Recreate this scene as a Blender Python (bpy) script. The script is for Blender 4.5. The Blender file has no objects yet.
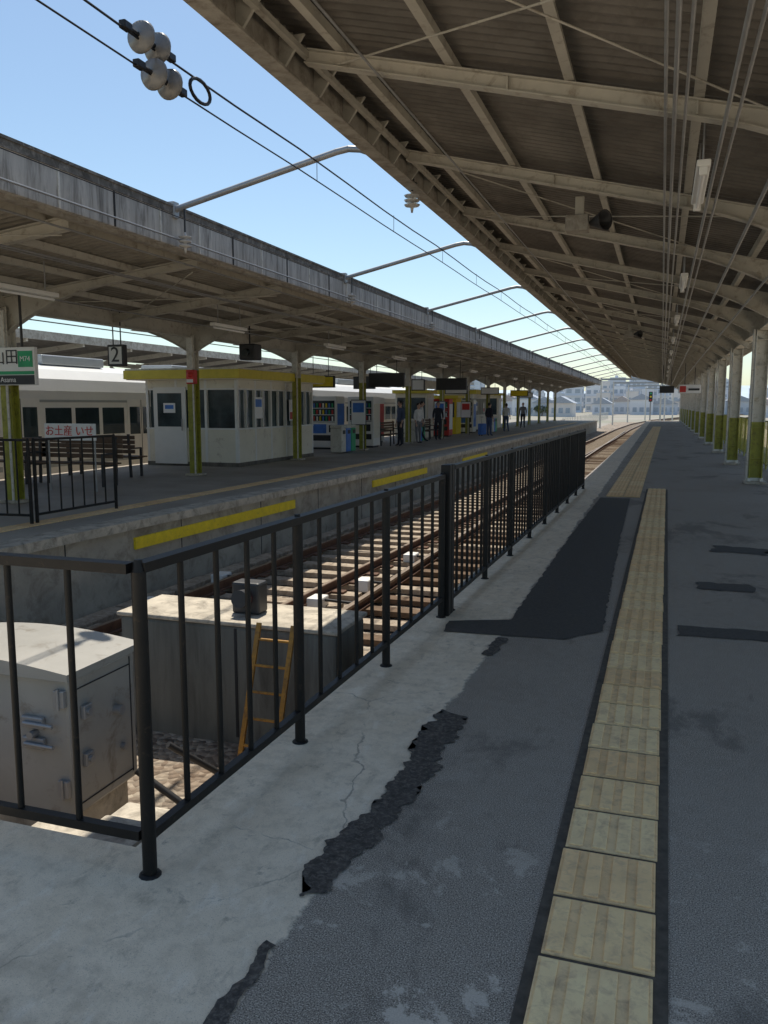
import bpy, bmesh, math, random
from mathutils import Vector, Matrix, noise as mnoise
random.seed(7)
scene = bpy.context.scene

# ---------------------------------------------------------------- materials
def newmat(name):
    m = bpy.data.materials.new(name); m.use_nodes = True
    nt = m.node_tree
    b = nt.nodes['Principled BSDF']
    return m, nt, b
def N(nt, t, **kw):
    n = nt.nodes.new(t)
    for k, v in kw.items(): setattr(n, k, v)
    return n
def coords(nt, scale=(1,1,1), loc=(0,0,0)):
    tc = N(nt, 'ShaderNodeTexCoord'); mp = N(nt, 'ShaderNodeMapping')
    mp.inputs['Scale'].default_value = scale; mp.inputs['Location'].default_value = loc
    nt.links.new(tc.outputs['Object'], mp.inputs['Vector'])
    return mp.outputs['Vector']
def noi(nt, vec, scale, detail=4, rough=.6, dist=0):
    n = N(nt, 'ShaderNodeTexNoise'); n.inputs['Scale'].default_value = scale
    n.inputs['Detail'].default_value = detail; n.inputs['Roughness'].default_value = rough
    n.inputs['Distortion'].default_value = dist
    nt.links.new(vec, n.inputs['Vector']); return n.outputs['Fac']
def mr(nt, fac, a, b, c=0., d=1., smooth=False):
    n = N(nt, 'ShaderNodeMapRange'); n.clamp = True
    if smooth: n.interpolation_type = 'SMOOTHSTEP'
    for k, v in zip(('From Min','From Max','To Min','To Max'), (a,b,c,d)): n.inputs[k].default_value = v
    nt.links.new(fac, n.inputs['Value']); return n.outputs['Result']
def mth(nt, op, a, b=None):
    n = N(nt, 'ShaderNodeMath', operation=op)
    for i, x in enumerate((a, b)):
        if x is None: continue
        if isinstance(x, (int, float)): n.inputs[i].default_value = x
        else: nt.links.new(x, n.inputs[i])
    return n.outputs[0]
def mix(nt, fac, a, b, blend='MIX'):
    n = N(nt, 'ShaderNodeMix', data_type='RGBA', blend_type=blend)
    for i, x in ((0, fac), (6, a), (7, b)):
        if isinstance(x, (int, float)): n.inputs[i].default_value = x
        elif isinstance(x, tuple): n.inputs[i].default_value = (*x, 1) if len(x) == 3 else x
        else: nt.links.new(x, n.inputs[i])
    return n.outputs[2]
def bump(nt, bsdf, h, strength=.5, dist=.01):
    n = N(nt, 'ShaderNodeBump'); n.inputs['Strength'].default_value = strength
    n.inputs['Distance'].default_value = dist
    nt.links.new(h, n.inputs['Height']); nt.links.new(n.outputs['Normal'], bsdf.inputs['Normal'])
def simple(name, col, rough=.6, metal=0., var=.2, scale=4., grime=None, gamt=.3, streak=False, bmp=0., bscale=60.):
    m, nt, b = newmat(name)
    v = coords(nt, (1,1,.12) if streak else (1,1,1))
    f = noi(nt, v, scale, 5, .65)
    lo = tuple(c*(1-var) for c in col); hi = tuple(min(1, c*(1+var)) for c in col)
    c = mix(nt, mr(nt, f, .3, .7), lo, hi)
    if grime:
        g = noi(nt, v, scale*2.3, 6, .7, .5)
        c = mix(nt, mr(nt, g, .62-gamt*.4, .72, 0, .9), c, grime)
    nt.links.new(c, b.inputs['Base Color'])
    b.inputs['Roughness'].default_value = rough; b.inputs['Metallic'].default_value = metal
    if bmp: bump(nt, b, noi(nt, coords(nt), bscale, 3), .6, bmp)
    return m

M = {}
M['beige'] = simple('beige_steel_paint', (.52,.49,.42), .55, var=.10, scale=3, grime=(.26,.21,.16), gamt=.22)
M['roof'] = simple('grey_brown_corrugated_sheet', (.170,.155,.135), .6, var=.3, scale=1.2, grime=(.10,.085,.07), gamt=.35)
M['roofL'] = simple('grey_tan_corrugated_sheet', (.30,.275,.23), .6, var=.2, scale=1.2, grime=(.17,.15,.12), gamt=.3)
M['fascia'] = simple('weathered_fascia', (.47,.45,.41), .85, var=.22, scale=5, grime=(.09,.08,.07), gamt=.38, streak=True, bmp=.004, bscale=20)
M['fasciaD'] = simple('dark_weathered_coping', (.13,.12,.105), .9, var=.5, scale=5, grime=(.35,.32,.28), gamt=.3)
M['fasciaR'] = simple('fascia_paint', (.38,.35,.30), .7, var=.2, scale=3, grime=(.16,.13,.10), gamt=.45)
M['joint'] = simple('joint_dark', (.03,.03,.03), .9)
M['black'] = simple('black_fence_paint', (.010,.009,.008), .5, var=.3, scale=12, grime=(.05,.034,.022), gamt=.08)
M['black'].node_tree.nodes['Principled BSDF'].inputs['Specular IOR Level'].default_value = .3
M['olive'] = simple('olive_paint', (.36,.35,.05), .5, var=.15, scale=5, grime=(.15,.13,.04), gamt=.3)
M['greypost'] = simple('grey_post_paint', (.66,.63,.56), .5, var=.1, scale=5, grime=(.35,.29,.21), gamt=.25)
M['concrete'] = simple('old_concrete', (.54,.48,.385), .9, var=.25, scale=2.5, grime=(.17,.145,.115), gamt=.4, bmp=.004)
M['darkconc'] = simple('stained_concrete', (.20,.18,.15), .9, var=.35, scale=1.6, grime=(.07,.065,.055), gamt=.5, streak=True, bmp=.006, bscale=30)
M['blockconc'] = simple('block_concrete', (.165,.168,.148), .9, var=.3, scale=3, grime=(.075,.072,.06), gamt=.4, streak=True, bmp=.004)
M['wall'] = simple('platform_wall_concrete', (.42,.375,.30), .9, var=.22, scale=1.3, grime=(.19,.16,.12), gamt=.35, bmp=.008, bscale=14)
M['cream'] = simple('cream_panel', (.82,.76,.62), .5, var=.05, scale=2, grime=(.5,.42,.32), gamt=.1)
M['white'] = simple('white_paint', (.84,.82,.77), .45, var=.04)
M['yellowroof'] = simple('olive_yellow_trim', (.74,.60,.06), .5, var=.10)
M['yellow'] = simple('yellow_paint', (.90,.66,.02), .6, var=.10, scale=8, grime=(.45,.34,.08), gamt=.15)
M['orange'] = simple('orange_ladder_paint', (.45,.22,.03), .6, var=.25, scale=8, grime=(.12,.07,.04), gamt=.4)
M['rust'] = simple('rusty_rail_side', (.12,.06,.035), .8, var=.35, scale=10)
M['railtop'] = simple('rail_head_steel', (.34,.27,.21), .4, .6, var=.2, scale=10)
M['sleeper'] = simple('concrete_sleeper', (.42,.35,.27), .9, var=.25, scale=6, grime=(.2,.14,.09), gamt=.5)
M['wood'] = simple('wood_sleeper', (.14,.09,.055), .9, var=.3, scale=8)
M['galv'] = simple('galvanised_tube', (.36,.36,.36), .45, .5, var=.12, scale=5)
M['cabinet'] = simple('cabinet_grey_steel', (.38,.365,.33), .42, .1, var=.10, scale=2.5, grime=(.22,.19,.15), gamt=.14)
M['wire'] = simple('dark_wire', (.02,.02,.022), .5, .3)
M['porcelain'] = simple('grey_porcelain', (.20,.19,.175), .25, var=.15, scale=10)
M['porcwhite'] = simple('white_porcelain', (.50,.48,.45), .2, var=.1, scale=10)
M['glass'] = simple('dark_window_glass', (.03,.045,.05), .06, 0, var=.3, scale=1.2)
M['glassblue'] = simple('blue_window_glass', (.055,.08,.09), .06, 0, var=.6, scale=1.1)
M['train'] = simple('train_body', (.80,.79,.75), .35, 0, var=.04, scale=1)
M['trainband'] = simple('train_lower_band', (.40,.42,.42), .4, .2, var=.05)
M['dark'] = simple('dark_metal', (.035,.035,.037), .5, var=.2)
M['red'] = simple('red_paint', (.62,.05,.04), .5)
M['green'] = simple('green_paint', (.03,.38,.16), .5)
M['blue'] = simple('blue_paint', (.06,.20,.6), .45)
M['signwhite'] = simple('sign_white', (.88,.87,.85), .4, var=.02)
M['brownbench'] = simple('bench_wood', (.12,.07,.04), .6, var=.3, scale=9)
M['skin'] = simple('skin', (.55,.35,.26), .6)
M['hair'] = simple('hair', (.015,.012,.01), .6)
M['cl_dark'] = simple('dark_cloth', (.03,.032,.045), .9)
M['cl_white'] = simple('white_cloth', (.75,.75,.73), .9)
M['cl_grey'] = simple('grey_cloth', (.2,.2,.21), .9)
M['cl_blue'] = simple('blue_cloth', (.08,.11,.2), .9)
M['tar'] = simple('dark_tar', (.060,.050,.041), .9, var=.5, scale=25, grime=(.22,.185,.145), gamt=.40, bmp=.012, bscale=60)
M['grout'] = simple('dark_grout', (.09,.073,.053), .95, var=.4, scale=20)
M['newasph'] = simple('fresh_asphalt', (.066,.057,.047), .9, var=.25, scale=40, grime=(.13,.112,.092), gamt=.2, bmp=.004, bscale=180)
TK = [(.95,.65,.32), (.91,.61,.295), (.97,.69,.355), (.87,.575,.275)]
for i, k in enumerate(TK):
    M['tile%d' % i] = simple('tactile_tile_%d' % i, tuple(c*.92 for c in k), .85, var=.12, scale=9, grime=(.54,.36,.20), gamt=.34, bmp=.002)  # base toned darker than its bars: relief shading put into the colour
    M['bar%d' % i] = simple('tactile_bar_%d' % i, k, .8, var=.10, scale=9, grime=(.62,.42,.24), gamt=.34, bmp=.002)
M['leaf'] = simple('foliage', (.12,.15,.09), .8, var=.5, scale=3)

def platform_mat():
    m, nt, b = newmat('platform_surface')
    v = coords(nt)
    sx = N(nt, 'ShaderNodeSeparateXYZ'); nt.links.new(v, sx.inputs[0])
    n1 = noi(nt, v, 2.2, 5, .6); n2 = noi(nt, v, 14, 5, .7); n3 = noi(nt, v, 230, 2, .6)
    n4 = noi(nt, v, .55, 4, .6, .4); n5 = noi(nt, v, 90, 3, .7); n6 = noi(nt, coords(nt, loc=(13,5,0)), 3.3, 7, .72, .3)
    n7 = noi(nt, coords(nt, (1,.45,1), (3,15,0)), 9, 8, .78, .2)
    c = mix(nt, mr(nt, n1, .3, .7), (.76,.615,.435), (.86,.72,.535))
    c = mix(nt, mr(nt, n2, .46, .68, 0, .55), c, (.52,.415,.29))
    c = mix(nt, mr(nt, n7, .54, .64, 0, .6), c, (.90,.79,.63))
    c = mix(nt, mr(nt, n7, .44, .36, 0, .5), c, (.40,.32,.225))
    c = mix(nt, mr(nt, n3, .58, .72, 0, .6), c, (.2,.165,.125))
    st = noi(nt, coords(nt, loc=(2.3,9.1,0)), 1.1, 8, .74, .3)
    c = mix(nt, mr(nt, st, .54, .66, 0, .5), c, (.42,.335,.235))
    st2 = noi(nt, coords(nt, loc=(7.3,1.1,0)), 7, 8, .8, .3)
    c = mix(nt, mr(nt, st2, .59, .66, 0, .55), c, (.27,.22,.165))
    vo = N(nt, 'ShaderNodeTexVoronoi', feature='DISTANCE_TO_EDGE'); vo.inputs['Scale'].default_value = .6
    wv = N(nt, 'ShaderNodeVectorMath', operation='MULTIPLY_ADD')
    nc = N(nt, 'ShaderNodeTexNoise'); nc.inputs['Scale'].default_value = 4.; nc.inputs['Detail'].default_value = 6; nt.links.new(v, nc.inputs['Vector'])
    nt.links.new(nc.outputs['Color'], wv.inputs[0]); wv.inputs[1].default_value = (.22,.22,.22); nt.links.new(v, wv.inputs[2])
    nt.links.new(wv.outputs[0], vo.inputs['Vector'])
    crack = mth(nt, 'MULTIPLY', mr(nt, vo.outputs['Distance'], .0008, .003, .6, 0), mr(nt, n1, .45, .55))
    c = mix(nt, crack, c, (.16,.13,.10))
    a = mix(nt, mr(nt, n4, .35, .65), (.235,.190,.142), (.325,.272,.210))
    a = mix(nt, mr(nt, n2, .40, .70, 0, .5), a, (.39,.33,.26))
    a = mix(nt, mr(nt, n3, .52, .66, 0, .9), a, (.66,.57,.46))
    a = mix(nt, mr(nt, n3, .47, .36, 0, .9), a, (.060,.050,.041))
    stain = noi(nt, coords(nt, (1,.6,1), (3.1,7.7,0)), .9, 7, .68, .3)
    a = mix(nt, mr(nt, stain, .56, .61, 0, .55), a, (.11,.092,.073))
    pale = mth(nt, 'MULTIPLY', mr(nt, n6, .56, .60), mr(nt, sx.outputs['Y'], 3.4, 1.9))
    a = mix(nt, mth(nt, 'MULTIPLY', pale, .75), a, (.64,.55,.44))
    xx = mth(nt, 'ADD', sx.outputs['X'], mth(nt, 'MULTIPLY', mth(nt, 'SUBTRACT', n2, .5), .10))
    xx = mth(nt, 'ADD', xx, mth(nt, 'MULTIPLY', mth(nt, 'SUBTRACT', n1, .5), .16))
    isC = mr(nt, xx, -.995, -.975, 1, 0)
    bounceC = mr(nt, sx.outputs['X'], 3.2, 3.25, 0, 1)  # unseen right part made pale concrete, added to bounce sunlight
    isC = mth(nt, 'MAXIMUM', isC, bounceC)
    col = mix(nt, isC, a, c)
    col = mix(nt, mr(nt, n4, .5, .75, 0, .22), col, (.20,.165,.13))
    nt.links.new(col, b.inputs['Base Color'])
    b.inputs['Roughness'].default_value = .85
    hh = mth(nt, 'ADD', mth(nt, 'MULTIPLY', n3, .6), n5)
    bump(nt, b, hh, .45, .005)
    return m
M['platform'] = platform_mat()
def platform2_mat():
    m, nt, b = newmat('far_platform_surface')
    v = coords(nt); n1 = noi(nt, v, .8, 5, .6); n2 = noi(nt, v, 90, 2)
    c = mix(nt, mr(nt, n1, .35, .65), (.29,.25,.20), (.40,.35,.285))
    c = mix(nt, mr(nt, n2, .5, .7, 0, .5), c, (.50,.44,.36))
    nt.links.new(c, b.inputs['Base Color']); b.inputs['Roughness'].default_value = .7
    bump(nt, b, n2, .3, .004); return m
M['platform2'] = platform2_mat()
def ballast_mat():
    m, nt, b = newmat('ballast')
    v = coords(nt)
    vo = N(nt, 'ShaderNodeTexVoronoi'); vo.inputs['Scale'].default_value = 17; nt.links.new(v, vo.inputs['Vector'])
    s = N(nt, 'ShaderNodeSeparateColor'); nt.links.new(vo.outputs['Color'], s.inputs[0])
    c = mix(nt, s.outputs[0], (.17,.13,.10), (.46,.40,.32))
    c = mix(nt, mr(nt, noi(nt, v, 1.2, 4), .4, .7, 0, .6), c, (.22,.15,.10))
    nt.links.new(c, b.inputs['Base Color']); b.inputs['Roughness'].default_value = .95
    bump(nt, b, mth(nt, 'SUBTRACT', 1, vo.outputs['Distance']), 1, .05); return m
M['ballast'] = ballast_mat()
def ground_mat():
    m, nt, b = newmat('ground_earth')
    v = coords(nt); n1 = noi(nt, v, .05, 6, .65); n2 = noi(nt, v, 2.5, 5, .7)
    c = mix(nt, mr(nt, n1, .4, .6), (.30,.27,.23), (.22,.22,.16))
    c = mix(nt, mr(nt, n2, .4, .7, 0, .5), c, (.38,.35,.31))
    nt.links.new(c, b.inputs['Base Color']); b.inputs['Roughness'].default_value = .95; return m
M['ground'] = ground_mat()

# ---------------------------------------------------------------- mesh builder
class B:
    def __init__(s): s.v = []; s.f = []; s.m = []; s.sm = []; s.mats = []
    def mi(s, k):
        if k not in s.mats: s.mats.append(k)
        return s.mats.index(k)
    def add(s, vs, fs, k, smooth=False):
        o = len(s.v); s.v += [tuple(x) for x in vs]; i = s.mi(k)
        for f in fs: s.f.append([o+j for j in f]); s.m.append(i); s.sm.append(smooth)
    def box(s, x0, x1, y0, y1, z0, z1, k):
        vs = [(x0,y0,z0),(x1,y0,z0),(x1,y1,z0),(x0,y1,z0),(x0,y0,z1),(x1,y0,z1),(x1,y1,z1),(x0,y1,z1)]
        s.add(vs, [(0,3,2,1),(4,5,6,7),(0,1,5,4),(1,2,6,5),(2,3,7,6),(3,0,4,7)], k)
    def bbox(s, x0, x1, y0, y1, z0, z1, k, c=.01):
        bm = bmesh.new(); bmesh.ops.create_cube(bm, size=1)
        for v in bm.verts:
            v.co = Vector(((x0+x1)/2+v.co.x*(x1-x0), (y0+y1)/2+v.co.y*(y1-y0), (z0+z1)/2+v.co.z*(z1-z0)))
        bmesh.ops.bevel(bm, geom=bm.edges[:], offset=c, segments=2, affect='EDGES', profile=.5)
        bm.verts.index_update()
        s.add([v.co[:] for v in bm.verts], [[v.index for v in f.verts] for f in bm.faces], k); bm.free()
    def bar(s, p, q, w, h, k, up=(0,0,1)):
        p, q = Vector(p), Vector(q); d = (q-p).normalized(); u = Vector(up)
        if abs(d.dot(u)) > .99: u = Vector((0,1,0))
        sx = d.cross(u).normalized()*w/2; uz = sx.normalized().cross(d).normalized()*h/2
        vs = [p-sx-uz, p+sx-uz, p+sx+uz, p-sx+uz, q-sx-uz, q+sx-uz, q+sx+uz, q-sx+uz]
        s.add(vs, [(0,1,2,3),(7,6,5,4),(0,4,5,1),(1,5,6,2),(2,6,7,3),(3,7,4,0)], k)
    def cyl(s, p, q, r, k, n=8, r2=None, smooth=True):
        if r2 is None: r2 = r
        p, q = Vector(p), Vector(q); d = (q-p).normalized()
        a = d.orthogonal().normalized(); b = d.cross(a)
        vs = []
        for c, rr in ((p, r), (q, r2)):
            for i in range(n):
                t = 2*math.pi*i/n; vs.append(c+(a*math.cos(t)+b*math.sin(t))*rr)
        s.add(vs, [(i, (i+1) % n, n+(i+1) % n, n+i) for i in range(n)], k, smooth)
        s.add(vs[:n], [tuple(range(n))[::-1]], k); s.add(vs[n:], [tuple(range(n))], k)
    def path(s, pts, r, k, n=8):
        for a, b in zip(pts[:-1], pts[1:]): s.cyl(a, b, r, k, n)
    def lathe(s, base, axis, prof, k, n=16):
        base = Vector(base); d = Vector(axis).normalized(); a = d.orthogonal().normalized(); b = d.cross(a)
        vs = []
        for h, r in prof:
            for i in range(n):
                t = 2*math.pi*i/n; vs.append(base+d*h+(a*math.cos(t)+b*math.sin(t))*max(r, .0005))
        fs = []
        for j in range(len(prof)-1):
            for i in range(n): fs.append((j*n+i, j*n+(i+1) % n, (j+1)*n+(i+1) % n, (j+1)*n+i))
        s.add(vs, fs, k, True)
    def prism(s, pts, y0, y1, k):
        n = len(pts)
        vs = [(x, y0, z) for x, z in pts]+[(x, y1, z) for x, z in pts]
        s.add(vs, [tuple(range(n)), tuple(range(n, 2*n))[::-1]]+[(i, n+i, n+(i+1) % n, (i+1) % n) for i in range(n)], k)
    def slab(s, pts, z0, z1, k, kside=None):
        n = len(pts)
        vs = [(x, y, z0) for x, y in pts]+[(x, y, z1) for x, y in pts]
        s.add(vs, [tuple(range(n, 2*n)), tuple(range(n))[::-1]], k)
        s.add(vs, [(i, (i+1) % n, n+(i+1) % n, n+i) for i in range(n)], kside or k)
    def done(s, name, parent=None, loc=None, rotz=0):
        me = bpy.data.meshes.new(name); me.from_pydata(s.v, [], s.f)
        for k in s.mats: me.materials.append(M[k])
        me.polygons.foreach_set('material_index', s.m); me.polygons.foreach_set('use_smooth', s.sm)
        bm = bmesh.new(); bm.from_mesh(me); bmesh.ops.recalc_face_normals(bm, faces=bm.faces[:]); bm.to_mesh(me); bm.free()
        o = bpy.data.objects.new(name, me); scene.collection.objects.link(o)
        if loc: o.location = loc
        o.rotation_euler[2] = rotz
        if parent: o.parent = parent
        return o

def interp(tab, y):
    if y <= tab[0][0]: return tab[0][1]
    for (a, va), (b, vb) in zip(tab[:-1], tab[1:]):
        if y <= b: return va+(vb-va)*(y-a)/(b-a)
    return tab[-1][1]
def text(s, loc, size, key, parent, rot=(math.pi/2,0,0), name='lettering'):
    cu = bpy.data.curves.new(name, 'FONT'); cu.body = s; cu.size = size; cu.align_x = 'CENTER'; cu.align_y = 'CENTER'
    cu.extrude = .002
    o = bpy.data.objects.new(name, cu); scene.collection.objects.link(o); cu.materials.append(M[key])
    o.location = loc; o.rotation_euler = rot; o.parent = parent; return o

# ---------------------------------------------------------------- terrain
b = B(); b.slab([(-3000,-600),(3000,-600),(3000,5000),(-3000,5000)], -1.6, -1.12, 'ground'); b.done('ground')
YE = 86.
edge = [(2.3,-1.70),(15.5,-1.46),(40,-1.42),(YE,-1.40)]
b = B()
pts = [(6.4,YE),(6.4,-14),(-30,-14),(-30,2.3)]+[(x, y) for y, x in edge]  # right side widened out of view to bounce sunlight under the canopy
b.slab(pts[::-1], -1.1, 0, 'platform', 'wall')
b.done('platform')
oe = [(2.31,-6.8),(8,-6.75),(12,-6.6),(16,-6.5),(25,-6.3),(YE,-6.15)]
b = B()
b.slab(([(-13.1,YE),(-13.1,2.31)]+[(x, y) for y, x in oe]), -1.1, -.002, 'platform2', 'wall')
for (y0, x0), (y1, x1) in zip(oe[:-1], oe[1:]):
    b.slab([(x0-.32,y0),(x0+.05,y0),(x1+.05,y1),(x1-.32,y1)], -.11, .004, 'concrete')
y = 3.2
while y < 60:
    x = interp(oe, y); b.box(x-.02, x+.006, y, y+.014, -1.05, -.12, 'joint'); y += 2.4
b.done('platform')
for ya, yb in ((9.3,14.1),(18.3,22.7),(27,31)):
    b = B(); xa, xb = interp(oe, ya), interp(oe, yb)
    b.slab([(xa-.02,ya),(xa+.035,ya),(xb+.035,yb),(xb-.02,yb)], -.39, -.23, 'yellow'); b.done('yellow_edge_guard')
b = B(); nx, ny = 24, 200; vs = []; fs = []
for j in range(ny+1):
    for i in range(nx+1):
        x = -6.9+i*(5.6/nx); y = 2.2+j*.65
        vs.append((x, y, -1.07+.05*mnoise.noise((x*1.7, y*1.7, 0))+.02*mnoise.noise((x*7, y*7, 3))))
for j in range(ny):
    for i in range(nx): a = j*(nx+1)+i; fs.append((a, a+1, a+nx+2, a+nx+1))
b.add(vs, fs, 'ballast', True); b.done('gravel_ballast')
b = B(); b.slab([(-19,-6),(-13.1,-6),(-13.1,140),(-19,140)], -1.11, -1.04, 'ballast'); b.done('gravel_ballast')
b = B(); b.slab([(6.45,-6),(12.5,-6),(12.5,140),(6.45,140)], -1.11, -1.04, 'ballast'); b.done('gravel_ballast')

# tracks
tc = [(2.4,-5.15),(8,-5.0),(12,-4.85),(18,-4.65),(30,-4.35),(60,-3.8),(86,-3.6),(110,-3.0),(140,-1.0),(180,5),(240,20)]
def track(center, y0, y1, slk='sleeper', name='railway_track', third=True):
    b = B(); y = y0
    while y < y1:
        c = interp(center, y); b.box(c-1.15, c+1.15, y, y+.24, -1.06, -.985, slk)
        if third and y < 60:
            b.box(c+.55, c+.95, y+.05, y+.2, -.98, -.955, 'rust')
            b.box(c-.95, c-.55, y+.05, y+.2, -.98, -.955, 'rust')
        y += .62
    for off in (-.7175, .7175):
        y = y0
        while y < y1:
            st = 2.; y2 = min(y+st, y1)
            p = (interp(center, y)+off, y, 0); q = (interp(center, y2)+off, y2, 0)
            for z, w, h, k in ((-.962,.12,.02,'rust'),(-.915,.03,.09,'rust'),(-.862,.068,.035,'rust'),(-.842,.05,.006,'railtop')):
                b.bar((p[0],p[1],z), (q[0],q[1],z), w, h, k)
            y = y2
    return b.done(name)
track(tc, 2.6, 240)
track([(0,-16.),(200,-16.)], -5, 140, third=False)
track([(0,8.6),(90,8.6),(140,11),(200,20)], -5, 200, third=False)
b = B()
sd = [(6.2,-2.95),(12,-2.93),(18,-2.9),(40,-2.75),(86,-2.6)]
for off in (-.53,.53):
    y = 6.2
    while y < 80:
        y2 = y+2.; p = (interp(sd,y)+off, y, 0); q = (interp(sd,y2)+off, y2, 0)
        for z, w, h, k in ((-.962,.12,.02,'rust'),(-.915,.03,.09,'rust'),(-.862,.068,.035,'railtop')):
            b.bar((p[0],p[1],z),(q[0],q[1],z), w, h, k)
        y = y2
y = 6.3
while y < 80:
    c = interp(sd, y); b.box(c-.75, c+.85, y, y+.22, -1.05, -.982, 'wood' if random.random() < .5 else 'sleeper'); y += .62
b.done('railway_track')
b = B(); y = 6.5
while y < 70:
    x = interp(oe, y)+.42; b.bbox(x-.13, x+.13, y, y+.96, -1.08, -.96, 'sleeper', .01); y += 1.0
b.done('cable_trough')
for (x, y) in [(-3.95,8.0),(-4.05,9.4),(-3.85,10.6),(-4.3,7.3),(-3.8,12.7),(-6.0,8.6),(-5.95,10.3)]:
    b = B()
    b.bbox(x-.10, x+.10, y-.14, y+.14, -1.03, -.86, 'white', .02); b.cyl((x+.1,y,-.9),(x+.45,y+.2,-.97),.02,'dark')
    b.done('trackside_junction_box')

# ---------------------------------------------------------------- paving details
def stripx(y): return -.27+(y-2)*.0062
b = B(); nn = int((15.9-.3)/.3)
b.slab([(stripx(.3)-.03,.3),(stripx(.3)+.35,.3),(stripx(15.9)+.345,15.9),(stripx(15.9)-.025,15.9)], .001, .005, 'grout')
for i in range(nn):
    y = .37+i*.3; x = stripx(y)+random.uniform(-.003,.003); q = random.randrange(4)
    b.bbox(x+.006, x+.314, y+.009, y+.291, .002, .011, 'tile%d' % q, .003)
    for j in range(4):
        cx = x+.04+j*.08; b.bbox(cx-.024, cx+.024, y+.020, y+.280, .009, .0165, 'bar%d' % q, .003)
b.done('tactile_paving')
b = B()
for i in range(160):
    y = 14.4+i*.3
    sh = (y-14.4)*.006
    for j in range(2):
        x = -.84+j*.28+sh; qq = random.randrange(4)
        b.box(x, x+.27, y+.006, y+.294, .002, .012, 'tile%d' % qq)
        for q in range(4): b.box(x+.03+q*.06, x+.06+q*.06, y+.02, y+.28, .012, .0165, 'bar%d' % qq)
b.done('tactile_paving')
b = B()
for i in range(240):
    y = 3+i*.3; x = interp(oe, y)-1.15
    b.box(x, x+.29, y, y+.29, -.001, .010, 'tile%d' % random.randrange(4))
b.done('tactile_paving')

def ragged(pts, amp, step, seed):
    out = []
    for i in range(len(pts)):
        p, q = Vector(pts[i]), Vector(pts[(i+1) % len(pts)]); L = (q-p).length; n = max(1, int(L/step)); d = (q-p)/n
        for j in range(n):
            c = p+d*j
            ox = mnoise.noise((c.x*9+seed, c.y*9, seed))*amp+mnoise.noise((c.x*30+seed, c.y*30, seed))*amp*.5+mnoise.noise((c.x*80+seed, c.y*80, seed))*amp*.22
            oy = mnoise.noise((c.x*9+seed, c.y*9, seed+9))*amp*.5
            out.append((c.x+ox, c.y+oy))
    return out
def sheet(pts, z, k, name):
    bm = bmesh.new(); vs = [bm.verts.new((x, y, z)) for x, y in pts]
    f = bm.faces.new(vs); bmesh.ops.triangulate(bm, faces=[f])
    me = bpy.data.meshes.new(name); bm.normal_update()
    for f in bm.faces:
        if f.normal.z < 0: f.normal_flip()
    bm.to_mesh(me); bm.free(); me.materials.append(M[k])
    o = bpy.data.objects.new(name, me); scene.collection.objects.link(o); return o
sheet(ragged([(-1.36,5.34),(-.56,5.40),(-.32,5.70),(-.34,6.45),(-.40,10),(-.44,14.2),(-.92,14.2),(-.97,10),(-.98,5.80),(-1.40,5.62)], .02, .05, 3), .005, 'newasph', 'asphalt_patch')
sheet(ragged([(-1.04,2.22),(-.97,2.27),(-.91,2.60),(-.86,3.0),(-.85,3.4),(-.87,3.86),(-1.00,3.92),(-1.03,3.6),(-.99,3.3),(-1.01,2.8),(-1.05,2.5)], .06, .012, 8), .006, 'tar', 'tar_crack_patch')
sheet(ragged([(-1.06,1.2),(-1.0,1.2),(-.98,1.6),(-.99,1.97),(-1.02,1.98),(-1.03,1.6)], .022, .012, 5), .006, 'tar', 'tar_crack_patch')
sheet(ragged([(-1.0,4.9),(-.93,4.9),(-.91,5.3),(-.99,5.32)], .03, .02, 11), .006, 'tar', 'tar_crack_patch')
sheet(ragged([(.16,5.75),(1.6,5.85),(1.7,6.1),(.2,6.02)], .06, .05, 4), .005, 'newasph', 'asphalt_patch')
sheet(ragged([(.35,7.3),(.8,7.3),(.8,7.6),(.4,7.6)], .1, .05, 14), .005, 'newasph', 'asphalt_patch')
sheet(ragged([(.55,9.3),(1.1,9.2),(1.15,9.6),(.6,9.7)], .12, .05, 24), .005, 'newasph', 'asphalt_patch')

# ---------------------------------------------------------------- black fences
def fence(p0, p1, posts, h, zr, name='metal_fence', nb=4, pr=.024, br=.0115, k='black'):
    p0 = Vector(p0); p1 = Vector(p1); b = B()
    b.bar((p0.x,p0.y,h), (p1.x,p1.y,h), .05, .032, k)
    b.bar((p0.x,p0.y,zr), (p1.x,p1.y,zr), .032, .032, k)
    ts = posts
    for i, t in enumerate(ts):
        c = p0.lerp(p1, t); b.cyl((c.x,c.y,.0), (c.x,c.y,h-.012), pr, k, 12)
        b.lathe((c.x,c.y,0), (0,0,1), [(0,pr+.014),(.005,pr+.012),(.009,pr+.001)], k, 12)
        b.cyl((c.x,c.y,h-.012),(c.x,c.y,h+.026), pr*.9, k, 12, pr*.5)
    for a, c in zip(ts[:-1], ts[1:]):
        for j in range(1, nb+1):
            t = a+(c-a)*j/(nb+1); q = p0.lerp(p1, t)
            b.cyl((q.x,q.y,zr), (q.x,q.y,h-.015), br, k, 8)
    return b.done(name)
fence((-1.55,2.17,0), (-1.48,5.72,0), [0,.325,.66,1], 1.04, .14)
fence((-5.2,2.165,0), (-1.575,2.165,0), [0,.33,.66], 1.038, .14)
b = B()
for i in range(4): b.cyl((-2.8+.245*(i+1),2.165,.14),(-2.8+.245*(i+1),2.165,1.03),.0115,'black',8)
b.done('metal_fence')
fence((-1.465,5.95,0), (-1.33,15.6,0), [i/8 for i in range(9)], 1.09, .10, nb=6, br=.012)
b = B()
for y in (5.79,5.87): b.bbox(-1.50,-1.43,y-.035,y+.03,0,1.12,'black',.006)
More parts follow.
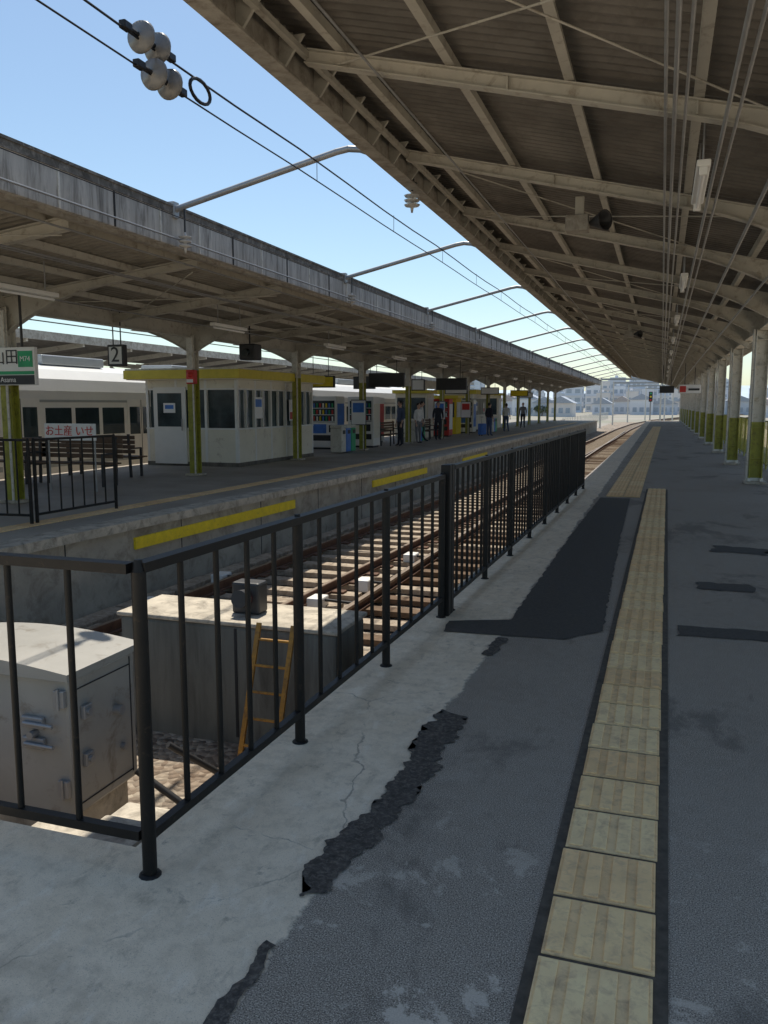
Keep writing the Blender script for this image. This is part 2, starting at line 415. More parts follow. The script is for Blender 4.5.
b.bar((-1.49,5.72,.5),(-1.465,5.95,.5),.02,.04,'black'); b.done('gate_post')
fence((-10.2,8.3,0), (-7.75,8.6,0), [0,.5,1], 1.1, .12, nb=6)
fence((-7.75,8.7,0), (-7.7,10.3,0), [0,1], 1.1, .12, nb=6)

# ---------------------------------------------------------------- canopies
def corr(b, prof, y0, y1, k, pitch=.13, amp=.018):
    n = int((y1-y0)/pitch*4); vs = []; fs = []; m = len(prof)
    offs = [0, 1, 1, 0]
    for j in range(n+1):
        y = y0+j*pitch/4; dz = offs[j % 4]*amp*2
        for x, z in prof: vs.append((x, y, z+dz))
    for j in range(n):
        for i in range(m-1): a = j*m+i; fs.append((a, a+1, a+m+1, a+m))
    b.add(vs, fs, k)

XC = 1.8; XR = 3.0  # right eave cut short out of view to let more light in
def zr(x): return 4.56-.24*(x+3) if x <= XC else 4.56-.24*(XC+3)+.24*(x-XC)
Y0 = 2.6  # canopy starts late so the unseen floor behind bounces sunlight
b = B()
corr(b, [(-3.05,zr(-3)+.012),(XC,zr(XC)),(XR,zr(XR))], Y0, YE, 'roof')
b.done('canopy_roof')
b = B()
b.box(-3.05,-3.0, Y0, YE, 4.17, 4.66, 'fasciaR'); b.box(-3.05,-2.89, Y0, YE, 4.15, 4.169, 'fasciaR')
y = Y0+.2
while y < 45:
    xi = -3.0; b.prism([(xi,4.18),(xi+.02,4.18),(xi+.22,4.44),(xi,4.44)], y, y+.03, 'beige'); y += .7
b.bar((-2.85,Y0,4.36),(-2.85,YE,4.36),.05,.05,'beige')
b.box(XR,XR+.05,Y0,YE,zr(XR)-.2,zr(XR)+.1,'fasciaR')
for x in (-2.55,-1.65,-.75,.15,1.05,2.45):
    z = zr(x)-.055
    b.box(x-.025, x+.025, Y0, YE, z-.05, z+.045, 'beige'); b.box(x-.025, x+.045, Y0, YE, z-.06, z-.051, 'beige')
ys = [3.7+2.8*k for k in range(30)]
ys = [y for y in ys if y < YE]
for y in ys:
    def zb(x): return zr(x)-.115
    x0, x1 = -2.85, XC
    b.bar((x0,y,zb(x0)-.01), (x1,y,zb(x1)-.01), .10, .012, 'beige')
    low = []
    for i in range(15):
        x = x0+(x1-x0)*i/14; t = max(0, (x-.35)/(XC-.35)); low.append((x, zb(x)-.115-.34*t**1.7-.02*(i/14)))
    for (xa, za), (xb, zb_) in zip(low[:-1], low[1:]):
        b.bar((xa,y,za), (xb+.004,y,zb_), .10, .012, 'beige')
    b.prism(low+[(x1, zb(x1)-.01), (x0, zb(x0)-.01)], y-.005, y+.005, 'beige')
    b.prism([(XC,2.95),(XR-.02,zb(XR)-.1),(XR-.02,zb(XR)),(XC,zb(XC)-.01)], y-.006, y+.006, 'beige'); b.bar((XC,y,2.95),(XR-.02,y,zb(XR)-.1),.10,.012,'beige')
    for xg in (-1.2,.15): b.box(xg-.006,xg+.006,y-.045,y+.045,zb(xg)-.115,zb(xg)-.02,'beige')
b.box(XC-.09, XC+.09, Y0, YE, 2.98, 3.0, 'beige'); b.box(XC-.006, XC+.006, Y0, YE, 3.0, 3.36, 'beige')
for i in range(len(ys)-1):
    y0, y1 = ys[i], ys[i+1]
    if y0 > 45: break
    if i % 2 == 0:
        b.cyl((-2.6,y0,zr(-2.6)-.2), (.9,y1,zr(.9)-.2), .008, 'beige', 5); b.cyl((.9,y0,zr(.9)-.2), (-2.6,y1,zr(-2.6)-.21), .008, 'beige', 5)
b.done('canopy_frame')
b = B()
for x, dz, r in ((-.06,-.29,.012),(.0,-.29,.016),(.07,-.29,.012),(.33,-.29,.016),(.40,-.29,.012),(.75,-.31,.018),(1.20,-.40,.016),(-2.2,-.27,.010)):
    b.cyl((x,Y0,zr(x)+dz),(x,YE,zr(x)+dz), r, 'galv', 6)
b.done('electrical_conduit')
for i_, y in enumerate(ys):
    if i_ % 2 == 1:
        b = B(); x = XC; w = .12
        for z0, z1, k in ((.0,.12,'white'),(.12,1.22,'olive'),(1.22,3.0,'greypost')):
            e = .02 if k == 'white' else 0
            b.box(x-w-e, x-w+.018+e, y-.12-e, y+.12+e, z0, z1, k)
            b.box(x+w-.018-e, x+w+e, y-.12-e, y+.12+e, z0, z1, k)
            b.box(x-w+.018+e, x+w-.018-e, y-.008-e, y+.008+e, z0, z1, k)
        for z in (.5,1.1,1.7,2.3,2.8): b.box(x-w+.019, x+w-.019, y-.11, y+.11, z, z+.01, 'greypost' if z > 1.2 else 'olive')
        b.bbox(x-.2, x+.2, y-.19, y+.19, .001, .06, 'concrete', .01)
        b.cyl((x-w-.04,y-.08,.06),(x-w-.04,y-.08,3.0),.025,'greypost',8)
        b.done('canopy_pillar')
b = B()
for y in [12+1.4*k for k in range(50)]:
    b.cyl((2.45,y,0),(2.45,y,1.15),.022,'olive',8)
for z in (.12,1.15): b.cyl((2.45,12,z),(2.45,80.6,z),.02,'olive',8)
y = 12
while y < 80: b.cyl((2.45,y,.12),(2.45,y,1.15),.006,'olive',5); y += .14
b.done('green_railing')

# left canopy
XL = -9.75
def zl(x): return 3.30+.115*abs(x-XL)
b = B()
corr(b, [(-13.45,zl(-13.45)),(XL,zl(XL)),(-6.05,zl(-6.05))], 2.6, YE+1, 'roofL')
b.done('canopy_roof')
b = B()
b.box(-6.06,-5.97,2.6,YE+1,3.56,3.95,'fascia'); b.box(-6.08,-5.955,2.6,YE+1,3.95,4.03,'fasciaD'); b.box(-6.10,-5.94,2.6,YE+1,4.03,4.06,'fasciaD'); b.box(-6.16,-6.06,2.6,YE+1,3.52,3.57,'fasciaR')
y = 2.7
while y < YE: b.box(-5.969,-5.962,y,y+.03,3.56,3.949,'greypost' if random.random() < .5 else 'joint'); y += .91
b.box(-13.5,-13.44,2.6,YE+1,3.56,4.03,'fascia')
b.done('canopy_fascia')
b = B()
yl = [5.1+5.4*k for k in range(15)]; yb = [5.1+2.7*k for k in range(30)]
for x in (-6.6,-7.4,-8.2,-9.0,-10.5,-11.3,-12.1,-12.9):
    z = zl(x)-.05; b.box(x-.03, x+.03, 2.6, YE, z-.045, z+.04, 'beige')
for y in yb:
    main = yb.index(y) % 2 == 0
    for s in (1, -1):
        fx = (lambda x: x) if s == 1 else (lambda x: 2*XL-x)
        low = []
        for i in range(17):
            t = i/16; x = -6.3+(XL+6.3)*t; low.append((fx(x), zl(x)-.19-(.46*max(0, (t-.4)/.6)**2.2 if main else .03)))
        for p, q in zip(low[:-1], low[1:]): b.bar((p[0],y,p[1]), (q[0],y,q[1]), .11, .014, 'beige')
        b.prism(low+[(fx(XL),zl(XL)-.1),(fx(-6.3),zl(-6.3)-.1)], y-.005, y+.005, 'beige')
        b.bar((fx(-6.3),y,zl(-6.3)-.09),(fx(XL),y,zl(XL)-.09),.11,.014,'beige')
b.box(XL-.07,XL+.07,2.6,YE,3.0,3.02,'beige')
b.box(XL-.006,XL+.006,2.6,YE,3.02,3.28,'beige')
for i in range(len(yb)-1):
    if i % 2: continue
    b.cyl((-6.4,yb[i],3.42),(-9.5,yb[i+1],3.1),.008,'beige',5); b.cyl((-9.5,yb[i],3.1),(-6.4,yb[i+1],3.42),.008,'beige',5)
b.done('canopy_frame')
for y in yl:
    b = B(); x = XL; w = .095
    for z0, z1, k in ((0,2.30,'olive'),(2.30,3.05,'greypost')):
        b.box(x-w, x+w, y-w, y-w+.016, z0, z1, k); b.box(x-w, x+w, y+w-.016, y+w, z0, z1, k); b.box(x-.008, x+.008, y-w+.016, y+w-.016, z0, z1, k)
    b.bbox(x-.17, x+.17, y-.17, y+.17, .0, .05, 'concrete', .01)
    b.cyl((x+.07,y-w-.035,.05),(x+.07,y-w-.035,3.0),.02,'greypost',8)
    b.done('canopy_pillar')
b = B()
for x, z in ((-6.9,3.28),(-7.0,3.28),(-8.6,3.1),(-5.86,3.62),(-6.25,3.46),(-11,3.1)): b.cyl((x,2.6,z),(x,YE,z),.012,'galv',5)
b.done('electrical_conduit')

# third platform + canopy behind the train
b = B(); b.slab([(-26,2.4),(-19.1,2.4),(-19.1,YE),(-26,YE)], -1.1, -.002, 'platform2', 'wall'); b.done('platform')
b = B()
corr(b, [(-26.5,3.75),(-22.7,3.45),(-18.9,3.75)], 4, YE, 'roof', .32)
b.box(-18.95,-18.88,4,YE,3.62,3.9,'fasciaR')
for y in yb: b.bar((-19,y,3.62),(-22.7,y,3.25),.1,.16,'beige'); b.bar((-22.7,y,3.25),(-26.4,y,3.62),.1,.16,'beige')
for y in yl: b.box(-22.83,-22.57,y-.13,y+.13,0,3.2,'greypost')
for y in yl: b.bar((-22.7,y,2.3),(-21.4,y,3.3),.08,.1,'beige'); b.bar((-22.7,y,2.3),(-24,y,3.3),.08,.1,'beige')
b.done('canopy_roof')

# ---------------------------------------------------------------- cross tubes & overhead line
def insulator(b, p, axis=(0,0,-1), n=3, r=.065, k='porcwhite'):
    prof = [(0,.012),(.04,.02)]; h = .04
    for i in range(n): prof += [(h,.02),(h+.012,r),(h+.03,r*.85),(h+.036,.022)]; h += .055
    prof += [(h,.02),(h+.05,.012),(h+.05,0)]
    b.lathe(p, axis, prof, k, 14)
cy = [9.4+5.95*k for k in range(13)]
for y in cy:
    b = B()
    pts = [(-6.0,y,3.98),(-5.9,y,4.02),(-3.75,y,4.50),(-3.6,y,4.52),(-3.45,y,4.50),(-3.1,y,4.36)]
    b.path(pts, .038, 'galv', 10)
    b.bbox(-6.08,-5.93,y-.06,y+.06,3.90,4.10,'galv',.01)
    b.cyl((-5.82,y,4.04),(-5.82,y,3.68),.012,'dark',6); insulator(b, (-5.82,y,3.72), n=3, r=.085)
    b.done('catenary_support_tube')
b = B()
def sagwire(b, x, z, y0, y1, r=.008, sag=.05, span=5.95):
    y = y0; pts = []
    while y < y1+.01:
        t = ((y-9.4) % span)/span; pts.append((x, y, z-sag*4*t*(1-t))); y += span/4
    b.path(pts, r, 'wire', 5)
sagwire(b, -4.0, 4.20, -3, 100, .008, .02); sagwire(b, -4.0, 4.43, -3, 100, .010, .04)
for y in [9.4+2.97*k for k in range(26)]: b.cyl((-4.0,y,4.19),(-4.0,y,4.42),.004,'wire',5)
for y in cy: b.cyl((-4.0,y,4.42),(-4.0,y,4.48),.01,'wire',5)
c = Vector((-4.0,6.78,4.31)); ring = []
for i in range(17):
    t = i/16*2*math.pi; ring.append((c.x, c.y+.17*math.cos(t), c.z+.095*math.sin(t)))
b.path(ring, .016, 'wire', 6)
b.done('overhead_wire')
for (y, z) in ((6.02,4.20),(5.86,4.42)):
    b = B()
    for k in range(2):
        yy = y+k*.22
        b.lathe((-4.0,yy,z), (0,1,0), [(0,.02),(.02,.05),(.03,.115),(.055,.125),(.075,.11),(.085,.045),(.12,.02)], 'porcelain', 24)
    b.cyl((-4.0,y-.12,z),(-4.0,y+.42,z),.018,'wire',8); b.bbox(-4.03,-3.97,y-.2,y-.1,z-.03,z+.03,'wire',.008); b.bbox(-4.03,-3.97,y+.4,y+.5,z-.03,z+.03,'wire',.008)
    b.done('disc_insulator')
b = B(); b.cyl((-3.0,10.0,4.5),(-3.0,10.0,4.1),.014,'dark',6); insulator(b, (-3.0,10.0,4.14), n=3, r=.10); b.lathe((-3.0,10,4.20),(0,0,1),[(0,.03),(.03,.07),(.05,.03),(.2,.02)],'dark',12); b.bbox(-3.03,-2.97,9.97,10.03,4.3,4.48,'dark',.01); b.done('hanging_insulator')
b = B()
for x, z in ((-5.75,3.85),(-3.2,4.7)): b.cyl((x,-3,z),(x,95,z),.006,'wire',5)
b.done('overhead_wire')

# ---------------------------------------------------------------- lamps, speakers, signs on our side
for y in [6.75,12.3,17.9,23.5,29.1,34.7,40.3,46,52]:
    b = B(); x = .22; z = 3.30
    b.bbox(x-.05,x+.05,y,y+1.25,z,z+.05,'white',.01); b.cyl((x,y+.04,z-.03),(x,y+1.21,z-.03),.017,'signwhite',10)
    b.bbox(x-.03,x+.03,y+.01,y+.05,z-.06,z,'white',.006); b.bbox(x-.03,x+.03,y+1.2,y+1.24,z-.06,z,'white',.006)
    b.cyl((x,y+.2,z+.05),(x,y+.2,zr(x)-.03),.008,'galv',6); b.cyl((x,y+1.05,z+.05),(x,y+1.05,zr(x)-.03),.008,'galv',6)
    b.done('fluorescent_lamp')
for y in [8.2+5.4*k for k in range(12)]:
    b = B(); x = -7.9; z = 3.0
    b.bbox(x-.06,x+.06,y,y+1.25,z,z+.06,'white',.01); b.cyl((x,y+.04,z-.03),(x,y+1.21,z-.03),.017,'signwhite',10)
    b.cyl((x,y+.2,z+.06),(x,y+.2,3.45),.008,'galv',6); b.cyl((x,y+1.05,z+.06),(x,y+1.05,3.45),.008,'galv',6)
    b.done('fluorescent_lamp')
for y in (10.1, 26.):
    b = B(); x = -.85; z = 3.64
    b.bbox(x-.30,x-.04,y-.1,y+.12,z-.09,z+.09,'fasciaR',.012); b.lathe((x-.02,y,z), (.8,-.6,0), [(0,.03),(.05,.05),(.2,.11),(.22,.115),(.2,.10),(.04,.0)], 'dark', 16)
    b.bbox(x-.2,x-.1,y-.02,y+.02,z+.09,zr(x)-.1,'beige',.005); b.done('speaker')
b = B(); b.bbox(-.15,.55,44,44.15,2.15,2.5,'dark',.02); b.cyl((0,44.07,2.5),(0,44.07,3.6),.015,'dark'); b.cyl((.4,44.07,2.5),(.4,44.07,3.6),.015,'dark'); b.done('departure_board')
b = B(); b.bbox(.65,1.55,38,38.12,2.05,2.42,'signwhite',.015); b.box(.70,.95,37.985,37.998,2.1,2.36,'red'); b.box(1.05,1.50,37.985,37.998,2.17,2.26,'dark'); b.cyl((.9,38.06,2.42),(.9,38.06,3.5),.015,'dark'); b.cyl((1.3,38.06,2.42),(1.3,38.06,3.4),.015,'dark'); b.done('station_sign')

# ---------------------------------------------------------------- pit objects
b = B()
x0, x1, y0, y1 = -4.3, -3.02, 3.55, 4.15
b.bbox(x0,x1,y0,y1,-.75,.06,'cabinet',.02)
prof = [(x0-.03,.06),(x1+.03,.06)]+[(x1+.03-(x1-x0+.06)*i/10, .10+.05*math.sin(math.pi*i/10)) for i in range(11)]
b.prism(prof, y0-.04, y1+.04, 'cabinet')
b.box(x0+.05,x1-.05,y0+.05,y1-.05,-1.06,-.75,'concrete')
b.box(-3.66,-3.650,y0-.005,y0-.0005,-.72,.04,'joint')
b.box(x1+.0005,x1+.004,y0+.05,y0+.057,-.70,.03,'joint'); b.box(x1+.0005,x1+.004,y1-.057,y1-.05,-.70,.03,'joint'); b.box(x1+.0005,x1+.004,y0+.06,y1-.06,-.02,-.013,'joint'); b.box(x1+.0005,x1+.004,y0+.06,y1-.06,-.69,-.683,'joint')
for z in (-.62,-.10):
    b.bbox(-3.10,-3.03,y0-.03,y0-.001,z,z+.10,'galv',.006); b.cyl((-3.065,y0-.035,z-.01),(-3.065,y0-.035,z+.11),.010,'galv')
for z in (-.48,-.2): b.bbox(x1+.001,x1+.03,y0+.09,y0+.16,z,z+.08,'galv',.006); b.cyl((x1+.03,y0+.125,z+.04),(x1+.045,y0+.125,z+.04),.02,'galv',10)
for z in (-.36,-.24): b.bbox(-3.33,-3.18,y0-.03,y0-.001,z,z+.07,'galv',.008); b.cyl((-3.30,y0-.04,z+.035),(-3.10,y0-.045,z+.035),.012,'galv')
b.cyl((-3.25,y0-.001,-.27),(-3.25,y0-.055,-.27),.022,'galv',10)
b.cyl((x1,y0+.4,-.25),(x1+.05,y0+.4,-.25),.03,'galv',12); b.cyl((x1,y0+.45,-.5),(x1+.03,y0+.45,-.5),.022,'galv',12)
b.done('signal_relay_cabinet')
b = B()
b.bbox(-4.05,-2.18,5.4,6.0,-1.1,-.12,'blockconc',.03)
b.bbox(-4.07,-2.16,5.38,6.02,-.12,-.085,'concrete',.012)
b.box(-3.02,-3.00,5.392,5.399,-1.0,-.14,'joint')
b.done('concrete_buffer_stop')
b = B()
b.bbox(-3.16,-2.92,5.62,5.78,-.085,.17,'dark',.02); b.cyl((-3.04,5.62,.05),(-3.04,5.58,.05),.06,'red',16); b.cyl((-3.04,5.6,.05),(-3.04,5.52,.06),.07,'dark',16); b.done('buffer_lamp')
b = B()
for x in (-2.78,-2.50): b.bar((x,5.0,-1.0),(x,5.35,-.06),.035,.022,'orange')
for i in range(5):
    t = .12+i*.19; y = 5.0+.35*t; z = -1.0+.94*t; b.cyl((-2.78,y,z),(-2.50,y,z),.011,'orange',8)
b.done('ladder')
for (xa,xb,ya,yb_,z) in ((-2.75,-2.35,2.75,3.05,-.42),(-2.33,-2.05,2.65,2.95,-.30),(-2.62,-2.3,3.15,3.5,-.55),(-2.9,-2.78,2.9,3.2,-.6)):
    b = B(); b.bbox(xa,xb,ya,yb_,-1.08,z,'concrete',.015); b.done('concrete_block')
b = B(); b.box(-5.3,-1.72,2.305,2.6,-1.08,-.45,'darkconc'); b.done('retaining_wall')
b = B()
for pts in ([(-2.9,4.3,-.6),(-2.7,4.6,-.9),(-2.3,4.9,-1.0),(-2.1,5.5,-1.0)],[(-3.0,4.1,-.7),(-2.6,4.2,-1.0),(-2.0,4.0,-1.0)]): b.path(pts,.022,'dark',8)
b.done('cable')

# ---------------------------------------------------------------- kiosk (waiting room)
def kiosk(x0, x1, y0, y1, h, door=True):
    e = bpy.data.objects.new('waiting_room', None); scene.collection.objects.link(e)
    b = B(); b.box(x0,x1,y0,y1,0,.95,'cream'); b.box(x0,x1,y0,y1,1.95,h-.22,'cream'); b.box(x0+.08,x1-.08,y0+.08,y1-.08,.95,1.95,'glassblue')
    b.box(x0-.01,x1+.01,y0-.01,y1+.01,0.,.1,'darkconc')
    for z in (.93,1.93): b.box(x0-.015,x1+.015,y0-.015,y1+.015,z,z+.04,'white')
    n = max(2, int((y1-y0)/.8))
    for i in range(n+1):
        y = y0+(y1-y0-.07)*i/n
        b.box(x1-.07,x1+.008,y,y+.07,.1,h-.22,'white')
        if i < n: b.box(x1-.06,x1+.004,y+.5*(y1-y0)/n,y+.5*(y1-y0)/n+.03,.97,1.93,'white')
    n = max(2, int((x1-x0)/.8))
    for i in range(n+1):
        x = x0+(x1-x0-.07)*i/n; b.box(x,x+.07,y0-.008,y0+.07,.1,h-.22,'white')
    b.box(x1+.009,x1+.014,y0+.9,y0+1.35,1.2,1.75,'signwhite'); b.box(x1+.0145,x1+.018,y0+.95,y0+1.3,1.5,1.7,'blue')
    b.box(x1+.009,x1+.014,y0+3.0,y0+3.4,1.1,1.7,'signwhite'); b.box(x1+.0145,x1+.018,y0+3.05,y0+3.35,1.15,1.35,'red')
    b.done('walls', e)
    b = B(); b.bbox(x0-.35,x1+.3,y0-.45,y1+.3,h-.22,h,'yellowroof',.01); b.box(x0-.32,x1+.27,y0-.42,y1+.27,h+.001,h+.04,'greypost')
    b.box(x0-.3,x1+.25,y0-.4,y1+.25,h-.24,h-.221,'cream'); b.done('roof', e)
    b = B(); dx = x0+.25
    b.box(dx,dx+.95,y0-.05,y0-.012,.05,2.0,'white'); b.box(dx+.12,dx+.83,y0-.056,y0-.051,1.0,1.85,'glassblue'); b.box(dx+.3,dx+.65,y0-.06,y0-.057,1.35,1.6,'signwhite'); b.box(dx+.35,dx+.6,y0-.064,y0-.061,1.45,1.55,'blue')
    b.cyl((dx+.85,y0-.09,.9),(dx+.85,y0-.09,1.2),.015,'galv'); b.done('door', e)
    return e
kiosk(-12.7,-10.05,18.4,23.1,2.42)
kiosk(-12.2,-10.4,47,52,2.4)
b = B(); b.bbox(-9.75,-9.55,15.6,15.75,2.0,2.30,'red',.02); b.lathe((-9.65,15.6,2.2),(0,-1,0),[(0,.06),(.03,.055),(.05,.03),(.055,0)],'red',14); b.box(-9.73,-9.57,15.59,15.597,2.03,2.10,'signwhite'); b.done('fire_alarm')
def hang(name, x, y, w, z0, z1, k='signwhite', frame='dark'):
    b = B(); b.bbox(x-w/2-.04,x+w/2+.04,y,y+.12,z0-.04,z1+.04,frame,.012); b.box(x-w/2,x+w/2,y-.006,y-.001,z0,z1,k)
    for s in (-.3,.3): b.cyl((x+s*w,y+.06,z1+.04),(x+s*w,y+.06,3.35),.012,'dark')
    return b.done(name)
s = hang('platform_number_sign', -9.82, 13.3, .28, 2.32, 2.64); text('2', (-9.82,13.285,2.48), .40, 'dark', s)
b = B(); y = 10.2; X0 = -10.65; X1 = -8.98
b.bbox(X0,X1,y,y+.08,1.85,2.42,'signwhite',.01); b.box(X0+.01,X1-.01,y-.006,y-.001,1.86,2.0,'dark'); b.box(X0+.01,X1-.01,y-.006,y-.001,2.01,2.06,'green')
b.box(X1-.30,X1-.03,y-.008,y-.001,2.12,2.36,'green')
for x in (X0+.3,X1-.25): b.cyl((x,y+.04,2.42),(x,y+.04,3.3),.02,'dark')
s = b.done('station_name_sign')
text('宇治山田', (X0+.88,y-.01,2.26), .25, 'dark', s); text('M74', (X1-.165,y-.012,2.24), .11, 'signwhite', s); text('Asama', (X1-.5,y-.01,1.93), .11, 'signwhite', s)
for x, y, w in ((-9.0,27.,1.2),(-8.2,33.,1.2),(-10.9,30,.8)): 
    hang('departure_board', x, y, w, 2.2, 2.6, 'dark')
hang('route_sign', -9.2, 38, 1.0, 2.1, 2.4); hang('route_sign', -8.2, 50, 1.0, 2.1, 2.4, 'yellow'); hang('route_sign', -9.4, 60, 1.0, 2.1, 2.4)
hang('route_sign', -10.6, 25, .9, 2.15, 2.45, 'yellow'); hang('route_sign', -8.8, 44, .9, 2.15, 2.45); hang('clock_sign', -9.9, 34, .5, 2.2, 2.6)
b = B(); b.bbox(-9.0,-8.6,16.6,16.95,2.55,2.9,'dark',.03); b.cyl((-8.8,16.6,2.72),(-8.8,16.5,2.7),.08,'glass',14); b.cyl((-8.8,16.75,2.9),(-8.8,16.75,3.4),.02,'dark'); b.done('security_camera')
def vend(x, y, k, k2):
    b = B(); w, d, h = 1.0, .75, 1.85
    b.bbox(x-w,x,y,y+d,.06,h,k,.02); b.box(x-w+.05,x-.05,y+.05,y+d-.05,0,.06,'dark')
    b.box(x-w+.08,x-.08,y-.006,y-.001,.95,1.7,'glassblue')
    for r in range(3):
        for c in range(7): b.cyl((x-w+.16+c*.115,y-.03,1.0+r*.23),(x-w+.16+c*.115,y-.03,1.15+r*.23),.03,['red','blue','signwhite','green','yellow'][(r*3+c*2) % 5],8)
        b.box(x-w+.08,x-.08,y-.06,y-.007,.97+r*.23,.99+r*.23,'signwhite')
    b.box(x-w+.08,x-.08,y-.006,y-.001,.3,.5,'dark'); b.box(x-.3,x-.12,y-.008,y-.001,.6,.85,'dark'); b.box(x-w+.1,x-.4,y-.006,y-.001,.56,.88,k2)
    b.box(x+.001,x+.006,y+.06,y+d-.06,.35,1.6,k2)
    b.done('vending_machine')
vend(-10.75,26.8,'white','blue'); vend(-9.95,28.4,'white','cream'); vend(-11.0,32,'white','red'); vend(-9.9,39.5,'red','signwhite'); vend(-9.9,45,'white','blue')
b = B(); b.bbox(-12.6,-11.9,26.6,27.6,0,1.9,'cream',.02); b.box(-12.5,-12.0,26.59,26.597,.2,1.75,'white'); b.box(-12.06,-12.02,26.57,26.59,.9,1.1,'dark'); b.done('storage_locker')
for x, y, w, h, k in ((-10.6,38,1.6,2.1,'cream'),(-10.4,43,1.2,1.9,'yellow'),(-10.6,56,2.,2.2,'cream')):
    b = B(); b.bbox(x-w,x,y,y+1.2,0,h,k,.02); b.box(x-w+.1,x-.1,y-.01,y-.001,.9,h-.2,'glassblue'); b.box(x+.001,x+.01,y+.15,y+1.05,.9,h-.2,'signwhite'); b.bbox(x-w-.1,x+.15,y-.2,y+1.3,h,h+.16,'yellowroof',.01); b.done('sales_booth')
for x, y in ((-9.9,24.6),(-9.85,33.0),(-9.2,46)):
    b = B()
    for q, kk in enumerate(('greypost','blue','green')):
        b.bbox(x-.2,x+.2,y+q*.45,y+q*.45+.4,.03,.8,kk,.03); b.bbox(x-.21,x+.21,y+q*.45-.01,y+q*.45+.41,.8,.9,'greypost',.03); b.box(x+.201,x+.215,y+q*.45+.1,y+q*.45+.3,.62,.74,'dark')
    b.done('recycling_bin')
for x, y in ((-9.75,26.3),(-9.75,37.1),(-9.75,42.5)):
    b = B(); b.box(x-.25,x+.25,y-.02,y+.0,.9,1.7,'signwhite'); b.box(x-.2,x+.2,y-.026,y-.021,1.3,1.62,'blue' if y < 40 else 'red'); b.box(x-.27,x+.27,y-.001,y+.03,.87,1.73,'dark')
    for s_ in (-.2,.2): b.cyl((x+s_,y+.015,0),(x+s_,y+.015,.9),.015,'dark')
    b.done('poster_stand')

# benches
def bench(x, y, w=1.9, rot=0, k='brownbench', back=True):
    b = B()
    for i in range(4): b.bbox(-w/2,w/2,-.2+i*.1,-.11+i*.1,.42,.45,k,.006)
    if back:
        for i in range(4): b.bbox(-w/2,w/2,.23,.26,.52+i*.1,.60+i*.1,k,.006)
    for xx in (-w/2+.15,w/2-.15):
        b.bar((xx,-.18,0),(xx,-.18,.42),.05,.04,'dark'); b.bar((xx,.2,0),(xx,.25,.93),.05,.04,'dark'); b.bar((xx,-.18,.40),(xx,.22,.40),.05,.04,'dark')
        b.bar((xx,-.18,.62),(xx,.24,.62),.05,.03,'dark'); b.bar((xx,-.18,.42),(xx,-.18,.62),.04,.04,'dark')
    b.done('platform_bench', loc=(x,y,0), rotz=rot)
bench(-10.8,13.2); bench(-12.6,13.2); bench(-11.6,15.2,rot=math.pi); bench(-9.9,30.5,rot=math.pi/2); bench(-9.9,36,rot=math.pi/2)
b = B(); b.bbox(-10.60,-9.50,12.2,12.23,.92,1.22,'signwhite',.005)
for x in (-10.55,-9.55): b.cyl((x,12.24,0),(x,12.24,1.22),.015,'galv')
s = b.done('banner_sign'); text('お土産 いせ', (-10.05,12.19,1.08), .20, 'red', s)

# train
b = B(); xs = -14.45
for c in range(3):
    y0 = -12+c*20.6; y1 = y0+20.2
    prof = [(xs-.02,-.6),(xs,.2),(xs,1.9),(xs-.08,2.2),(xs-.35,2.45),(xs-1.0,2.62),(xs-1.4,2.65),(xs-1.8,2.62),(xs-2.45,2.45),(xs-2.72,2.2),(xs-2.8,1.9),(xs-2.8,.2),(xs-2.78,-.6)]
    b.prism(prof, y0, y1, 'train')
    b.box(xs-2.5,xs-.3,y0+.3,y1-.3,-.95,-.6,'dark')
    b.box(xs+.001,xs+.006,y0+.05,y1-.05,.0,.12,'trainband'); b.box(xs+.001,xs+.006,y0+.05,y1-.05,1.62,1.68,'trainband')
    yy = y0+.7
    i = 0
    while yy < y1-1.5:
        if i % 4 == 1:
            b.box(xs+.002,xs+.012,yy,yy+1.3,-.02,1.72,'white'); b.box(xs+.013,xs+.018,yy+.1,yy+.58,.72,1.5,'glass'); b.box(xs+.013,xs+.018,yy+.72,yy+1.2,.72,1.5,'glass'); b.box(xs+.013,xs+.018,yy+.64,yy+.66,0,1.7,'dark'); yy += 1.5
        else: b.bbox(xs-.02,xs+.008,yy,yy+.95,.76,1.48,'glass',.006); yy += 1.1
        i += 1
    for a in range(3): b.bbox(xs-2.0,xs-.8,y0+3+a*6,y0+5.5+a*6,2.6,2.85,'trainband',.03)
    for wy in (2.2,4.2,15.5,17.5):
        for xx in (xs-.5,xs-2.2): b.cyl((xx-.06,y0+wy,-.5),(xx+.06,y0+wy,-.5),.36,'dark',20)
b.done('passenger_train')

